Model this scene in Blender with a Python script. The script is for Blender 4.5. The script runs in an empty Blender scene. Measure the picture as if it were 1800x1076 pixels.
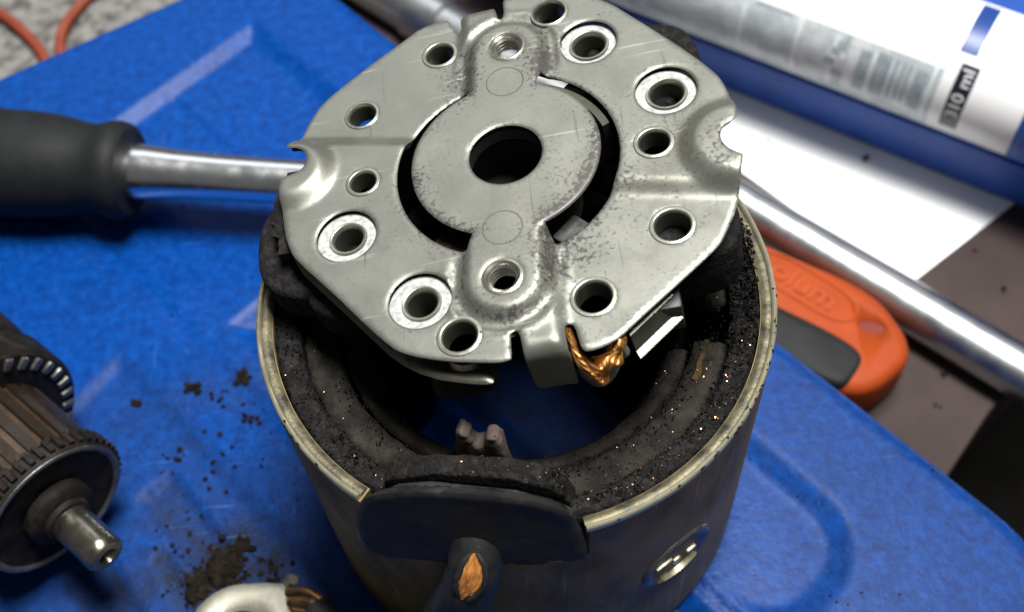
import bpy, bmesh, math, random
import numpy as np
from mathutils import Vector, Matrix, noise
from mathutils.geometry import delaunay_2d_cdt
random.seed(7)
rng = np.random.default_rng(7)
S = 0.001                      # all lengths below are millimetres
SC = bpy.context.scene
COL = SC.collection
R_ = math.radians

# ------------------------------------------------------------------ camera
cam = bpy.data.cameras.new('camera')
co = bpy.data.objects.new('camera', cam); COL.objects.link(co)
rt = Vector((0.99488, -0.08561, -0.05370)); up = Vector((0.10106, 0.84279, 0.52868)); fw = Vector((0, 0.53140, -0.84712))
m = Matrix((rt, up, -fw)).transposed().to_4x4()
m.translation = Vector((-0.5, -99.5, 217)) * S
co.matrix_world = m
cam.sensor_width = 36; cam.lens = 42.0
cam.clip_start = 0.005; cam.clip_end = 50
cam.dof.use_dof = True; cam.dof.focus_distance = 0.178; cam.dof.aperture_fstop = 20
SC.camera = co

# ------------------------------------------------------------------ light
w = bpy.data.worlds.new('World'); SC.world = w; w.use_nodes = True
w.node_tree.nodes['Background'].inputs[0].default_value = (0.95, 0.97, 1.0, 1)
w.node_tree.nodes['Background'].inputs[1].default_value = 0.10
def area(name, loc, target, size, power, col):
    l = bpy.data.lights.new(name, 'AREA'); l.shape = 'RECTANGLE'; l.size, l.size_y = size[0]*S, size[1]*S
    l.energy = power; l.color = col
    o = bpy.data.objects.new(name, l); COL.objects.link(o)
    o.location = Vector(loc)*S
    o.rotation_euler = (Vector(target)-Vector(loc)).to_track_quat('-Z', 'Y').to_euler()
    return o
area('work_lamp', (150, 110, 950), (30, 50, 0), (420, 230), 22.5, (1.0, 0.985, 0.95))
area('ceiling_lamp', (-450, 1700, 1500), (0, 60, 0), (1200, 700), 5.0, (0.9, 0.95, 1.0))  # added fill without a real source, puts sheen on the far lid
SC.view_settings.view_transform = 'Standard'; SC.view_settings.look = 'None'
SC.view_settings.exposure = 0; SC.view_settings.gamma = 1

# ------------------------------------------------------------------ materials
def mat(name, base, rough=0.5, metal=0.0, var=0.0, vscale=150, base2=None, thr=None, bump=0.0, bscale=600, bdist=0.3,
        rvar=0.0, spec=0.5, detail=4, stretch=None, dirt_shade=None, coat=0.0):
    """base colour with a noise-driven second colour, fine relief, roughness variation; dirt = (colour, attribute)"""
    mt = bpy.data.materials.new(name); mt.use_nodes = True
    nt = mt.node_tree; N = nt.nodes; K = nt.links
    b = N['Principled BSDF']
    b.inputs['Base Color'].default_value = (*base, 1); b.inputs['Roughness'].default_value = rough
    b.inputs['Metallic'].default_value = metal; b.inputs['Specular IOR Level'].default_value = spec
    if coat: b.inputs['Coat Weight'].default_value = coat
    tc = N.new('ShaderNodeTexCoord'); src = tc.outputs['Object']
    if stretch:
        mp = N.new('ShaderNodeMapping'); mp.inputs['Scale'].default_value = stretch; K.new(src, mp.inputs[0]); src = mp.outputs[0]
    def nz(scale, det=detail):
        n = N.new('ShaderNodeTexNoise'); n.inputs['Scale'].default_value = scale; n.inputs['Detail'].default_value = det
        n.inputs['Roughness'].default_value = 0.6; K.new(src, n.inputs['Vector']); return n.outputs['Fac']
    def ramp(f, a, bb, ca=(0,0,0,1), cb=(1,1,1,1)):
        r = N.new('ShaderNodeValToRGB'); e = r.color_ramp.elements
        e[0].position, e[1].position = a, bb; e[0].color, e[1].color = ca, cb; K.new(f, r.inputs[0]); return r.outputs['Color']
    colour = None
    if base2 is not None:
        lo, hi = thr or (0.35, 0.65)
        colour = ramp(nz(vscale), lo, hi, (*base, 1), (*base2, 1))
    elif var:
        c1 = tuple(max(0, x*(1-var)) for x in base); c2 = tuple(min(1, x*(1+var)) for x in base)
        colour = ramp(nz(vscale), 0.3, 0.7, (*c1, 1), (*c2, 1))
    if dirt_shade:
        at = N.new('ShaderNodeAttribute'); at.attribute_name = 'dirt'
        fine = nz(1500, 3); mid = nz(220, 5)
        ad = N.new('ShaderNodeMath'); ad.operation = 'ADD'; K.new(at.outputs['Fac'], ad.inputs[0])
        mu = N.new('ShaderNodeMath'); mu.operation = 'MULTIPLY'; mu.inputs[1].default_value = 1.0; K.new(fine, mu.inputs[0])
        K.new(mu.outputs[0], ad.inputs[1])
        a2 = N.new('ShaderNodeMath'); a2.operation = 'ADD'; K.new(ad.outputs[0], a2.inputs[0])
        m2 = N.new('ShaderNodeMath'); m2.operation = 'MULTIPLY'; m2.inputs[1].default_value = 0.55; K.new(mid, m2.inputs[0]); K.new(m2.outputs[0], a2.inputs[1])
        mask = ramp(a2.outputs[0], 1.02, 1.16) if False else None
        mr = N.new('ShaderNodeMapRange'); mr.inputs['From Min'].default_value = 1.02; mr.inputs['From Max'].default_value = 1.22
        K.new(a2.outputs[0], mr.inputs['Value'])
        mx = N.new('ShaderNodeMix'); mx.data_type = 'RGBA'; K.new(mr.outputs[0], mx.inputs['Factor'])
        if colour is not None: K.new(colour, mx.inputs['A'])
        else: mx.inputs['A'].default_value = (*base, 1)
        mx.inputs['B'].default_value = (*dirt_shade, 1); colour = mx.outputs['Result']
        mm = N.new('ShaderNodeMath'); mm.operation = 'MULTIPLY_ADD'; mm.inputs[1].default_value = -metal; mm.inputs[2].default_value = metal
        K.new(mr.outputs[0], mm.inputs[0]); K.new(mm.outputs[0], b.inputs['Metallic'])
    if colour is not None: K.new(colour, b.inputs['Base Color'])
    if rvar:
        r = N.new('ShaderNodeMapRange'); r.inputs['From Min'].default_value = 0.3; r.inputs['From Max'].default_value = 0.7
        r.inputs['To Min'].default_value = max(0.02, rough-rvar); r.inputs['To Max'].default_value = min(1, rough+rvar)
        K.new(nz(vscale*1.7), r.inputs['Value']); K.new(r.outputs[0], b.inputs['Roughness'])
    if bump:
        bp = N.new('ShaderNodeBump'); bp.inputs['Strength'].default_value = bump; bp.inputs['Distance'].default_value = bdist*S
        K.new(nz(bscale, 3), bp.inputs['Height']); K.new(bp.outputs[0], b.inputs['Normal'])
    return mt

M = {}
M['plate'] = mat('zinc_steel', (.215,.219,.190), .40, .72, var=.10, vscale=90, bump=.10, bscale=700, bdist=.12, rvar=.08, dirt_shade=(.035,.032,.03))
def plate_extra(mt):
    nt = mt.node_tree; N = nt.nodes; K = nt.links; b = N['Principled BSDF']
    tc = N.new('ShaderNodeTexCoord')
    def nz(scale, vec, det=4, rot=0):
        mp = N.new('ShaderNodeMapping'); mp.inputs['Scale'].default_value = vec; mp.inputs['Rotation'].default_value = (0,0,rot); K.new(tc.outputs['Object'], mp.inputs[0])
        n = N.new('ShaderNodeTexNoise'); n.inputs['Scale'].default_value = scale; n.inputs['Detail'].default_value = det; K.new(mp.outputs[0], n.inputs['Vector']); return n.outputs['Fac']
    def rng_(f, a, c, lo, hi):
        r = N.new('ShaderNodeMapRange'); r.inputs['From Min'].default_value = a; r.inputs['From Max'].default_value = c
        r.inputs['To Min'].default_value = lo; r.inputs['To Max'].default_value = hi; K.new(f, r.inputs['Value']); return r.outputs[0]
    old = b.inputs['Base Color'].links[0].from_socket
    def mix(a, fac, col):
        mx = N.new('ShaderNodeMix'); mx.data_type = 'RGBA'; K.new(fac, mx.inputs['Factor']); K.new(a, mx.inputs['A']); mx.inputs['B'].default_value = (*col, 1); return mx.outputs['Result']
    c = mix(old, rng_(nz(60, (1,1,1), 5), .5, .72, 0, .34), (.15,.145,.115))          # oily stains
    c = mix(c, rng_(nz(2600, (1,1,1), 2), .60, .72, 0, .40), (.12,.12,.11))           # pores
    c = mix(c, rng_(nz(900, (.06,1,1), 3, .5), .64, .70, 0, .5), (.42,.42,.38))       # fine scratches
    c = mix(c, rng_(nz(700, (1,.05,1), 3, .35), .66, .71, 0, .6), (.10,.10,.09))
    K.new(c, b.inputs['Base Color'])
plate_extra(M['plate'])
def wear(mt, layers):
    """marks of use: (noise scale, stretch, rotation, from, to, strength, colour)"""
    nt = mt.node_tree; N = nt.nodes; K = nt.links; b = N['Principled BSDF']; tc = N.new('ShaderNodeTexCoord')
    c = b.inputs['Base Color'].links[0].from_socket
    for (sc, vec, rot, a, z, st, col) in layers:
        mp = N.new('ShaderNodeMapping'); mp.inputs['Scale'].default_value = vec; mp.inputs['Rotation'].default_value = rot; K.new(tc.outputs['Object'], mp.inputs[0])
        n = N.new('ShaderNodeTexNoise'); n.inputs['Scale'].default_value = sc; n.inputs['Detail'].default_value = 5; n.inputs['Roughness'].default_value = .6; K.new(mp.outputs[0], n.inputs['Vector'])
        r = N.new('ShaderNodeMapRange'); r.inputs['From Min'].default_value = a; r.inputs['From Max'].default_value = z; r.inputs['To Max'].default_value = st; K.new(n.outputs['Fac'], r.inputs['Value'])
        mx = N.new('ShaderNodeMix'); mx.data_type = 'RGBA'; K.new(r.outputs[0], mx.inputs['Factor']); K.new(c, mx.inputs['A']); mx.inputs['B'].default_value = (*col, 1); c = mx.outputs['Result']
    K.new(c, b.inputs['Base Color'])
M['steel'] = mat('bare_steel', (.52,.51,.46), .30, .9, var=.15, vscale=300, bump=.1, bscale=900, rvar=.1)
M['steel_dark'] = mat('dull_steel', (.20,.20,.19), .42, .85, var=.3, vscale=300, bump=.15, bscale=900, rvar=.12)
M['rivet'] = mat('rivet_steel', (.31,.31,.26), .34, .85, var=.2, vscale=500, bump=.1, bscale=1200)
M['bore'] = mat('dark_bore_steel', (.13,.13,.105), .36, .8, var=.2, vscale=400)
M['thread'] = mat('bright_thread', (.50,.48,.42), .25, .95, var=.1, vscale=900)
M['washer'] = mat('white_fibre', (.38,.395,.38), .6, 0, base2=(.20,.205,.19), vscale=1100, thr=(.45,.7), bump=.3, bscale=1500, bdist=.1)
M['chrome'] = mat('satin_chrome', (.80,.81,.82), .24, 1.0, var=.03, vscale=200, rvar=.04)
M['chrome_dull'] = mat('brushed_chrome', (.58,.60,.62), .33, 1.0, var=.05, vscale=120, rvar=.05)
M['yoke'] = mat('olive_painted_steel', (.175,.125,.050), .58, .10, spec=.22, base2=(.24,.175,.08), vscale=60, thr=(.35,.75), bump=.12, bscale=500, bdist=.15, rvar=.10)
M['rim'] = mat('worn_rim_steel', (.56,.53,.38), .38, .7, base2=(.26,.235,.15), vscale=120, thr=(.45,.75), bump=.15, bscale=900, rvar=.1, detail=6)
M['rim_step'] = mat('olive_dusty_steel', (.14,.125,.07), .5, .4, base2=(.030,.027,.020), vscale=260, thr=(.40,.62), bump=.5, bscale=900, bdist=.3, detail=6)
M['dust'] = mat('carbon_dust', (.010,.0095,.0095), .9, 0, base2=(.026,.024,.023), vscale=700, thr=(.45,.7), bump=1.0, bscale=1300, bdist=.6, spec=.08)
M['dust_pale'] = mat('dusty_coil_tape', (.013,.012,.011), .85, 0, base2=(.034,.030,.024), vscale=260, thr=(.4,.7), bump=1.0, bscale=1000, bdist=.6, spec=.08)
M['paper'] = mat('brown_insulating_paper', (.075,.045,.016), .85, 0, spec=.08, base2=(.018,.014,.010), vscale=420, thr=(.35,.58))
M['rubber'] = mat('black_rubber', (.0085,.0085,.009), .5, 0, spec=.35, base2=(.015,.015,.0155), vscale=200, bump=.2, bscale=900, bdist=.15, rvar=.1)
M['bakelite'] = mat('black_bakelite', (.016,.016,.016), .5, 0, base2=(.03,.028,.026), vscale=350, thr=(.5,.75), bump=.4, bscale=900, bdist=.2)
M['copper'] = mat('copper_strand', (.66,.31,.085), .42, .8, base2=(.17,.075,.025), vscale=700, thr=(.35,.7), rvar=.1)
M['strand'] = mat('fresh_copper_strand', (.95,.42,.11), .38, .6, base2=(.45,.16,.04), vscale=900, thr=(.35,.7))
M['copper_dirty'] = mat('tarnished_copper', (.20,.095,.035), .45, .7, base2=(.06,.04,.022), vscale=350, thr=(.35,.62), bump=.4, bscale=800)
M['fleck'] = mat('copper_fleck', (.75,.42,.24), .38, 1.0)
M['terminal'] = mat('dusty_terminal', (.15,.105,.09), .75, .1, base2=(.07,.058,.052), vscale=500, bump=.6, bscale=1200, bdist=.3)
M['lug'] = mat('tinned_lug', (.32,.31,.25), .42, .6, base2=(.19,.185,.155), vscale=160, thr=(.4,.7), bump=.1, bscale=800)
M['table'] = mat('brown_tabletop', (.058,.043,.041), .7, 0, base2=(.040,.029,.028), vscale=40, thr=(.35,.7), bump=.2, bscale=400, spec=.12)
M['paper_white'] = mat('white_paper', (.85,.86,.87), .8, 0, base2=(.82,.83,.85), vscale=60)
M['tray'] = mat('navy_plastic', (.012,.062,.31), .5, 0, var=.15, vscale=100, bump=.1, bscale=600)
M['white_plastic'] = mat('white_plastic', (.85,.86,.86), .35, 0, base2=(.82,.83,.84), vscale=60)
M['label_grey'] = mat('grey_print', (.40,.45,.47), .4, 0, base2=(.60,.64,.65), vscale=160, thr=(.4,.62), detail=6)
M['label_pale'] = mat('pale_print', (.72,.77,.79), .4, 0, base2=(.56,.60,.63), vscale=200)
M['label_dark'] = mat('dark_grey_print', (.22,.27,.31), .4, 0, base2=(.36,.42,.45), vscale=500, stretch=(1,1,1))
M['label_navy'] = mat('navy_print', (.012,.045,.20), .4, 0, var=.1)
M['label_black'] = mat('black_print', (.012,.012,.018), .4, 0, var=.1)
M['print_white'] = mat('white_print', (.72,.76,.80), .4, 0, var=.05)
M['orange'] = mat('orange_plastic', (.30,.044,.006), .62, 0, spec=.2, var=.12, vscale=90, bump=.1, bscale=700)
M['orange_text'] = mat('orange_raised_letters', (.35,.058,.011), .62, 0, spec=.2, var=.05)
M['orange_dark'] = mat('dark_orange_recess', (.13,.010,.003), .7, 0, var=.1)
M['grip'] = mat('dark_rubber_grip', (.007,.008,.009), .62, 0, spec=.22, base2=(.011,.012,.013), vscale=200, bump=.25, bscale=700, bdist=.2)
M['concrete'] = mat('grey_concrete', (.20,.195,.185), .9, 0, base2=(.045,.042,.04), vscale=210, thr=(.42,.64), bump=1.0, bscale=150, bdist=2, detail=6)
M['dark_floor'] = mat('dark_floor', (.006,.0055,.005), .9, 0, spec=.1, base2=(.011,.010,.009), vscale=40)
M['cord'] = mat('red_brown_cord', (.20,.035,.012), .55, 0, var=.25, vscale=120)
M['core'] = mat('rusty_laminations', (.026,.020,.016), .42, .45, base2=(.024,.012,.006), vscale=170, thr=(.4,.68), bump=.3, bscale=900, rvar=.1, stretch=(1,1,1))
M['winding'] = mat('varnished_winding', (.050,.026,.011), .5, .1, base2=(.016,.012,.010), vscale=260, thr=(.38,.65), bump=.3, bscale=700)
M['armature_dark'] = mat('dark_armature', (.008,.0075,.007), .6, .05, spec=.15, base2=(.026,.018,.015), vscale=300, thr=(.45,.7), bump=.4, bscale=900)
M['shaft'] = mat('polished_shaft', (.30,.28,.23), .24, .95, base2=(.13,.12,.10), vscale=260, thr=(.4,.75), rvar=.08)
M['crumb'] = mat('black_crumb', (.007,.0055,.004), .9, 0, spec=.06, base2=(.018,.014,.010), vscale=500, bump=.8, bscale=1200, bdist=.4)

# lid: blue moulded plastic with leather grain and pale scuffs
def lid_material():
    mt = bpy.data.materials.new('blue_moulded_plastic'); mt.use_nodes = True
    nt = mt.node_tree; N = nt.nodes; K = nt.links; b = N['Principled BSDF']
    tc = N.new('ShaderNodeTexCoord')
    def nz(s, d, r=.6):
        n = N.new('ShaderNodeTexNoise'); n.inputs['Scale'].default_value = s; n.inputs['Detail'].default_value = d; n.inputs['Roughness'].default_value = r
        K.new(tc.outputs['Object'], n.inputs['Vector']); return n.outputs['Fac']
    r1 = N.new('ShaderNodeValToRGB'); e = r1.color_ramp.elements
    e[0].position, e[1].position = .38, .72; e[0].color, e[1].color = (.0008,.029,.165,1), (.0016,.058,.29,1); K.new(nz(420, 4, .7), r1.inputs[0])
    r2 = N.new('ShaderNodeMapRange'); r2.inputs['From Min'].default_value = .56; r2.inputs['From Max'].default_value = .74; K.new(nz(560, 3, .7), r2.inputs['Value'])
    r3 = N.new('ShaderNodeMapRange'); r3.inputs['From Min'].default_value = .40; r3.inputs['From Max'].default_value = .62; r3.inputs['To Max'].default_value = .42; K.new(nz(22, 4), r3.inputs['Value'])
    mu = N.new('ShaderNodeMath'); mu.operation = 'MULTIPLY'; K.new(r2.outputs[0], mu.inputs[0]); K.new(r3.outputs[0], mu.inputs[1])
    mx = N.new('ShaderNodeMix'); mx.data_type = 'RGBA'; K.new(mu.outputs[0], mx.inputs['Factor']); K.new(r1.outputs[0], mx.inputs['A'])
    mx.inputs['B'].default_value = (.03,.10,.30,1)
    at = N.new('ShaderNodeAttribute'); at.attribute_name = 'dirt'  # lid mask: dust film together with painted shade
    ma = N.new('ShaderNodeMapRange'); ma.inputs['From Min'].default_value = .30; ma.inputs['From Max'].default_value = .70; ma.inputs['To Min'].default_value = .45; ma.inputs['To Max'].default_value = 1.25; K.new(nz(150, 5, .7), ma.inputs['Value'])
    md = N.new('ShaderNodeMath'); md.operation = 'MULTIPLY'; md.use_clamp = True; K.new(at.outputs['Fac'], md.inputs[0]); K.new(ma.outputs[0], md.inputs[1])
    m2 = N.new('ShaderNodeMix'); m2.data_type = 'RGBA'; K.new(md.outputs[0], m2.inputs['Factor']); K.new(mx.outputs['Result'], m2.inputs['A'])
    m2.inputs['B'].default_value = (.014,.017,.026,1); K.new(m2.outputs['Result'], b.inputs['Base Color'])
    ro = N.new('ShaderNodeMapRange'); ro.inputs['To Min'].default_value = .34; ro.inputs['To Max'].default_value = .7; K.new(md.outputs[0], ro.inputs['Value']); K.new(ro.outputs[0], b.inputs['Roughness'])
    b.inputs['Roughness'].default_value = .30; b.inputs['Specular IOR Level'].default_value = .09
    bp = N.new('ShaderNodeBump'); bp.inputs['Strength'].default_value = .45; bp.inputs['Distance'].default_value = .2*S
    K.new(nz(700, 3, .55), bp.inputs['Height']); K.new(bp.outputs[0], b.inputs['Normal'])
    return mt
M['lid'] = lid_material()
wear(M['lid'], [(900, (.05,1,1), (0,0,.5), .66, .72, .5, (.05,.13,.36)), (800, (1,.05,1), (0,0,-.4), .67, .72, .45, (.04,.12,.34)),
                (45, (1,1,1), (0,0,0), .52, .74, .45, (.0008,.022,.12)), (1500, (1,1,1), (0,0,0), .60, .72, .35, (.03,.11,.36))])
wear(M['yoke'], [(120, (1,1,.12), (0,0,0), .48, .68, .6, (.29,.225,.11)), (60, (1,1,.5), (0,0,0), .5, .7, .75, (.035,.030,.022)),
                 (700, (1,1,.05), (0,0,0), .62, .70, .5, (.38,.32,.19)), (900, (1,1,1), (0,0,0), .64, .72, .6, (.03,.026,.02))])
wear(M['rubber'], [(300, (1,1,1), (0,0,0), .5, .75, .5, (.040,.038,.036)), (1500, (1,1,1), (0,0,0), .62, .72, .4, (.05,.048,.045))])
wear(M['orange'], [(500, (.15,1,1), (0,0,.8), .62, .72, .4, (.16,.03,.008)), (60, (1,1,1), (0,0,0), .5, .75, .35, (.20,.03,.006))])

# ------------------------------------------------------------------ builders
def link(o, parent=None):
    COL.objects.link(o)
    if parent is not None: o.parent = parent
    return o
def mesh_obj(name, V, F, mt, parent=None, smooth=True, angle=35, loc=None):
    me = bpy.data.meshes.new(name)
    me.from_pydata([tuple(np.asarray(v, float)*S) for v in V], [], [tuple(f) for f in F]); me.validate()
    me.materials.append(mt)
    if smooth:
        me.polygons.foreach_set('use_smooth', [True]*len(me.polygons))
        if angle: me.set_sharp_from_angle(angle=R_(angle))
    me.update()
    o = link(bpy.data.objects.new(name, me), parent)
    if loc is not None: o.location = Vector(loc)*S
    return o
def bm_obj(name, bm, mt, parent=None, smooth=True, angle=35):
    bmesh.ops.recalc_face_normals(bm, faces=bm.faces[:])
    me = bpy.data.meshes.new(name)
    for v in bm.verts: v.co *= S
    bm.to_mesh(me); bm.free(); me.materials.append(mt)
    if smooth:
        me.polygons.foreach_set('use_smooth', [True]*len(me.polygons))
        if angle: me.set_sharp_from_angle(angle=R_(angle))
    return link(bpy.data.objects.new(name, me), parent)
def root(name, label, cat, loc=(0,0,0), rot=None, matrix=None):
    o = bpy.data.objects.new(name, None); COL.objects.link(o); o.empty_display_size = .005
    o['label'] = label; o['category'] = cat
    if matrix is not None: o.matrix_world = matrix
    else:
        o.location = Vector(loc)*S
        if rot: o.rotation_euler = rot
    return o
def tag(o, label, cat, group=None):
    o['label'] = label; o['category'] = cat
    if group: o['group'] = group
    return o
def frame_of(origin, z, x=None):
    """4x4 (mm) with local z along z"""
    z = Vector(z).normalized()
    x = Vector(x) if x is not None else (Vector((1,0,0)) if abs(z.x) < .9 else Vector((0,1,0)))
    x = (x - z*x.dot(z)).normalized(); y = z.cross(x)
    mm = Matrix((x, y, z)).transposed().to_4x4(); mm.translation = Vector(origin); return mm
def xf(V, mm): return [mm @ Vector(v) for v in V]
def lathe_vf(prof, seg=48, a0=0.0, a1=2*math.pi, wob=None):
    full = abs(a1-a0-2*math.pi) < 1e-6
    n = seg if full else seg+1
    V, F = [], []
    for i in range(n):
        a = a0+(a1-a0)*i/seg
        for (r, z) in prof:
            rr, zz = (r, z) if wob is None else wob(r, z, a)
            V.append((rr*math.cos(a), rr*math.sin(a), zz))
    k = len(prof)
    for i in range(seg):
        j = (i+1) % n if full else i+1
        for q in range(k-1):
            F.append((i*k+q, j*k+q, j*k+q+1, i*k+q+1))
    if not full:
        F.append(tuple(range(k))); F.append(tuple(reversed([(n-1)*k+q for q in range(k)])))
    return V, F
def lathe(name, prof, mt, parent=None, seg=48, mm=None, a0=0.0, a1=2*math.pi, angle=35, wob=None, close=False):
    if close: prof = list(prof)+[prof[0]]
    V, F = lathe_vf(prof, seg, a0, a1, wob)
    if mm is not None: V = xf(V, mm)
    bm = bmesh.new(); vs = [bm.verts.new(v) for v in V]
    for f in F:
        try: bm.faces.new([vs[i] for i in f])
        except ValueError: pass
    bmesh.ops.remove_doubles(bm, verts=bm.verts[:], dist=1e-5)
    return bm_obj(name, bm, mt, parent, angle=angle)
def catmull(P, sub=6):
    P = [Vector(p) for p in P]; out = []
    for i in range(len(P)-1):
        p0, p1, p2, p3 = P[max(i-1,0)], P[i], P[i+1], P[min(i+2, len(P)-1)]
        for s in range(sub):
            t = s/sub
            out.append(.5*((2*p1)+(p2-p0)*t+(2*p0-5*p1+4*p2-p3)*t*t+(3*p1-p0-3*p2+p3)*t**3))
    out.append(P[-1]); return out
def tube_vf(path, rad, seg=12, cap=True, rfun=None):
    P = [Vector(p) for p in path]; V, F = [], []
    nrm = None
    for i, p in enumerate(P):
        t = (P[min(i+1, len(P)-1)]-P[max(i-1, 0)]).normalized()
        if nrm is None: nrm = t.orthogonal().normalized()
        nrm = (nrm-t*nrm.dot(t)).normalized(); b = t.cross(nrm)
        r = rad[i] if hasattr(rad, '__len__') else rad
        for k in range(seg):
            a = 2*math.pi*k/seg
            rr = r if rfun is None else r*rfun(i/(len(P)-1), a)
            V.append(p+(nrm*math.cos(a)+b*math.sin(a))*rr)
    for i in range(len(P)-1):
        for k in range(seg):
            k2 = (k+1) % seg
            F.append((i*seg+k, i*seg+k2, (i+1)*seg+k2, (i+1)*seg+k))
    if cap:
        F.append(tuple(reversed(range(seg)))); F.append(tuple((len(P)-1)*seg+k for k in range(seg)))
    return V, F
def tube(name, path, rad, mt, parent=None, seg=12, rfun=None, angle=50):
    V, F = tube_vf(path, rad, seg, True, rfun); return mesh_obj(name, V, F, mt, parent, angle=angle)
def prism(name, outline, z0, z1, mt, parent=None, bevel=0.0, mm=None, seg=2):
    bm = bmesh.new()
    lo = [bm.verts.new((x, y, z0)) for x, y in outline]; hi = [bm.verts.new((x, y, z1)) for x, y in outline]
    n = len(outline)
    bm.faces.new(list(reversed(lo))); bm.faces.new(hi)
    for i in range(n): bm.faces.new((lo[i], lo[(i+1) % n], hi[(i+1) % n], hi[i]))
    bmesh.ops.recalc_face_normals(bm, faces=bm.faces[:])
    if bevel:
        bmesh.ops.bevel(bm, geom=[e for e in bm.edges if e.calc_face_angle(0) > .6], offset=bevel, segments=seg, affect='EDGES', profile=.5)
    if mm is not None:
        for v in bm.verts: v.co = mm @ v.co
    return bm_obj(name, bm, mt, parent)
def box(name, c, size, mt, parent=None, bevel=.2, mm=None):
    x, y, z = size[0]/2, size[1]/2, size[2]/2
    t = Matrix.Translation(Vector(c)); t = mm @ t if mm is not None else t
    return prism(name, [(-x,-y),(x,-y),(x,y),(-x,y)], -z, z, mt, parent, bevel, t)
def chaikin(P, n=1):
    P = [np.array(p, float) for p in P]
    for _ in range(n):
        Q = []
        for i in range(len(P)):
            a, b = P[i], P[(i+1) % len(P)]
            Q += [a*.75+b*.25, a*.25+b*.75]
        P = Q
    return np.array(P)
def resample(P, step):
    out = []
    for i in range(len(P)):
        a, b = np.array(P[i], float), np.array(P[(i+1) % len(P)], float)
        n = max(1, int(round(np.linalg.norm(b-a)/step)))
        out += [a+(b-a)*k/n for k in range(n)]
    return np.array(out)
def inside(Q, P):
    x, y = Q[:,0], Q[:,1]; r = np.zeros(len(Q), bool)
    for i in range(len(P)):
        (x0, y0), (x1, y1) = P[i], P[(i+1) % len(P)]
        c = ((y0 > y) != (y1 > y))
        if y1 != y0: r ^= c & (x < (x1-x0)*(y-y0)/(y1-y0)+x0)
    return r
def seg_dist(Q, P):
    d = np.full(len(Q), 1e9)
    for i in range(len(P)):
        a, b = np.array(P[i]), np.array(P[(i+1) % len(P)])
        ab = b-a; L = ab@ab+1e-12
        t = np.clip(((Q-a)@ab)/L, 0, 1); d = np.minimum(d, np.linalg.norm(Q-(a+t[:,None]*ab), axis=1))
    return d
def ss(a, b, x):
    t = np.clip((np.asarray(x, float)-a)/(b-a), 0, 1); return t*t*(3-2*t)
def sheet(name, outline, holes, step, mapf, thick, mt, parent=None, edge=.7, inset=(.18,.42), attr=None, backcut=True):
    """sheet of metal or plastic cut to outline and holes, lifted by mapf(Q, d) (d = distance to an edge) and given a thickness"""
    loops = [resample(outline, edge)]+[resample(h, min(edge, .55)) for h in holes]
    pts, edges = [], []
    for l in loops:
        b = len(pts); pts += [tuple(p) for p in l]; edges += [(b+i, b+(i+1) % len(l)) for i in range(len(l))]
    allP = np.array(pts)
    lo, hi = allP.min(0), allP.max(0)
    gx, gy = np.meshgrid(np.arange(lo[0], hi[0], step), np.arange(lo[1], hi[1], step))
    gx = gx + (np.arange(gx.shape[0]) % 2)[:,None]*step*.5
    G = np.column_stack([gx.ravel(), gy.ravel()])
    def mask(Q):
        k = inside(Q, loops[0])
        for h in loops[1:]: k &= ~inside(Q, h)
        return k
    def edist(Q):
        d = seg_dist(Q, loops[0])
        for h in loops[1:]: d = np.minimum(d, seg_dist(Q, h))
        return d
    G = G[mask(G)]
    G = G[edist(G) > (inset[-1] if inset else 0)+.45*step]
    ins = []
    for l in loops:
        t = np.roll(l, -1, 0)-np.roll(l, 1, 0); t /= np.linalg.norm(t, axis=1)[:,None]+1e-9
        nn = np.column_stack([-t[:,1], t[:,0]])
        for o in inset:
            for s in (1, -1):
                q = l+nn*o*s
                k = mask(q); q = q[k]
                if len(q): q = q[edist(q) > o*.8]
                ins.append(q)
    P = np.vstack([allP, G]+ins)
    V2, E2, F2, _, _, _ = delaunay_2d_cdt([Vector(p) for p in P], edges, [], 0, 1e-6)
    Q = np.array([tuple(v) for v in V2]); F = np.array([f for f in F2 if len(f) == 3])
    C = Q[F].mean(1); F = F[mask(C)]
    used = np.unique(F); rem = -np.ones(len(Q), int); rem[used] = np.arange(len(used)); Q = Q[used]; F = rem[F]
    a, b, c = Q[F[:,0]], Q[F[:,1]], Q[F[:,2]]
    cr = (b[:,0]-a[:,0])*(c[:,1]-a[:,1])-(b[:,1]-a[:,1])*(c[:,0]-a[:,0])
    F[cr < 0] = F[cr < 0][:, ::-1]
    d = edist(Q); T = np.asarray(mapf(Q, d))
    fn = np.cross(T[F[:,1]]-T[F[:,0]], T[F[:,2]]-T[F[:,0]])
    vn = np.zeros_like(T)
    for k in range(3): np.add.at(vn, F[:,k], fn)
    vn /= np.linalg.norm(vn, axis=1)[:,None]+1e-12
    B = T-vn*thick
    n = len(T)
    cnt = {}
    for f in F:
        for k in range(3):
            e = (f[k], f[(k+1) % 3]); cnt[e] = cnt.get(e, 0)+1
    bound = [e for e in cnt if (e[1], e[0]) not in cnt]
    faces = [tuple(f) for f in F]+[tuple(n+i for i in reversed(f)) for f in F]
    faces += [(e[1], e[0], n+e[0], n+e[1]) for e in bound]
    o = mesh_obj(name, np.vstack([T, B]), faces, mt, parent, angle=50)
    if attr is not None:
        at = o.data.attributes.new('dirt', 'FLOAT', 'POINT')
        vals = np.concatenate([attr(Q, d), np.full(n, .3)]).astype(np.float32)
        at.data.foreach_set('value', vals)
    return o
def circle(cx, cy, r, n=28): return [(cx+r*math.cos(2*math.pi*k/n), cy+r*math.sin(2*math.pi*k/n)) for k in range(n)]
def struct(o): o['kind'] = 'structure'; return o

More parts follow.
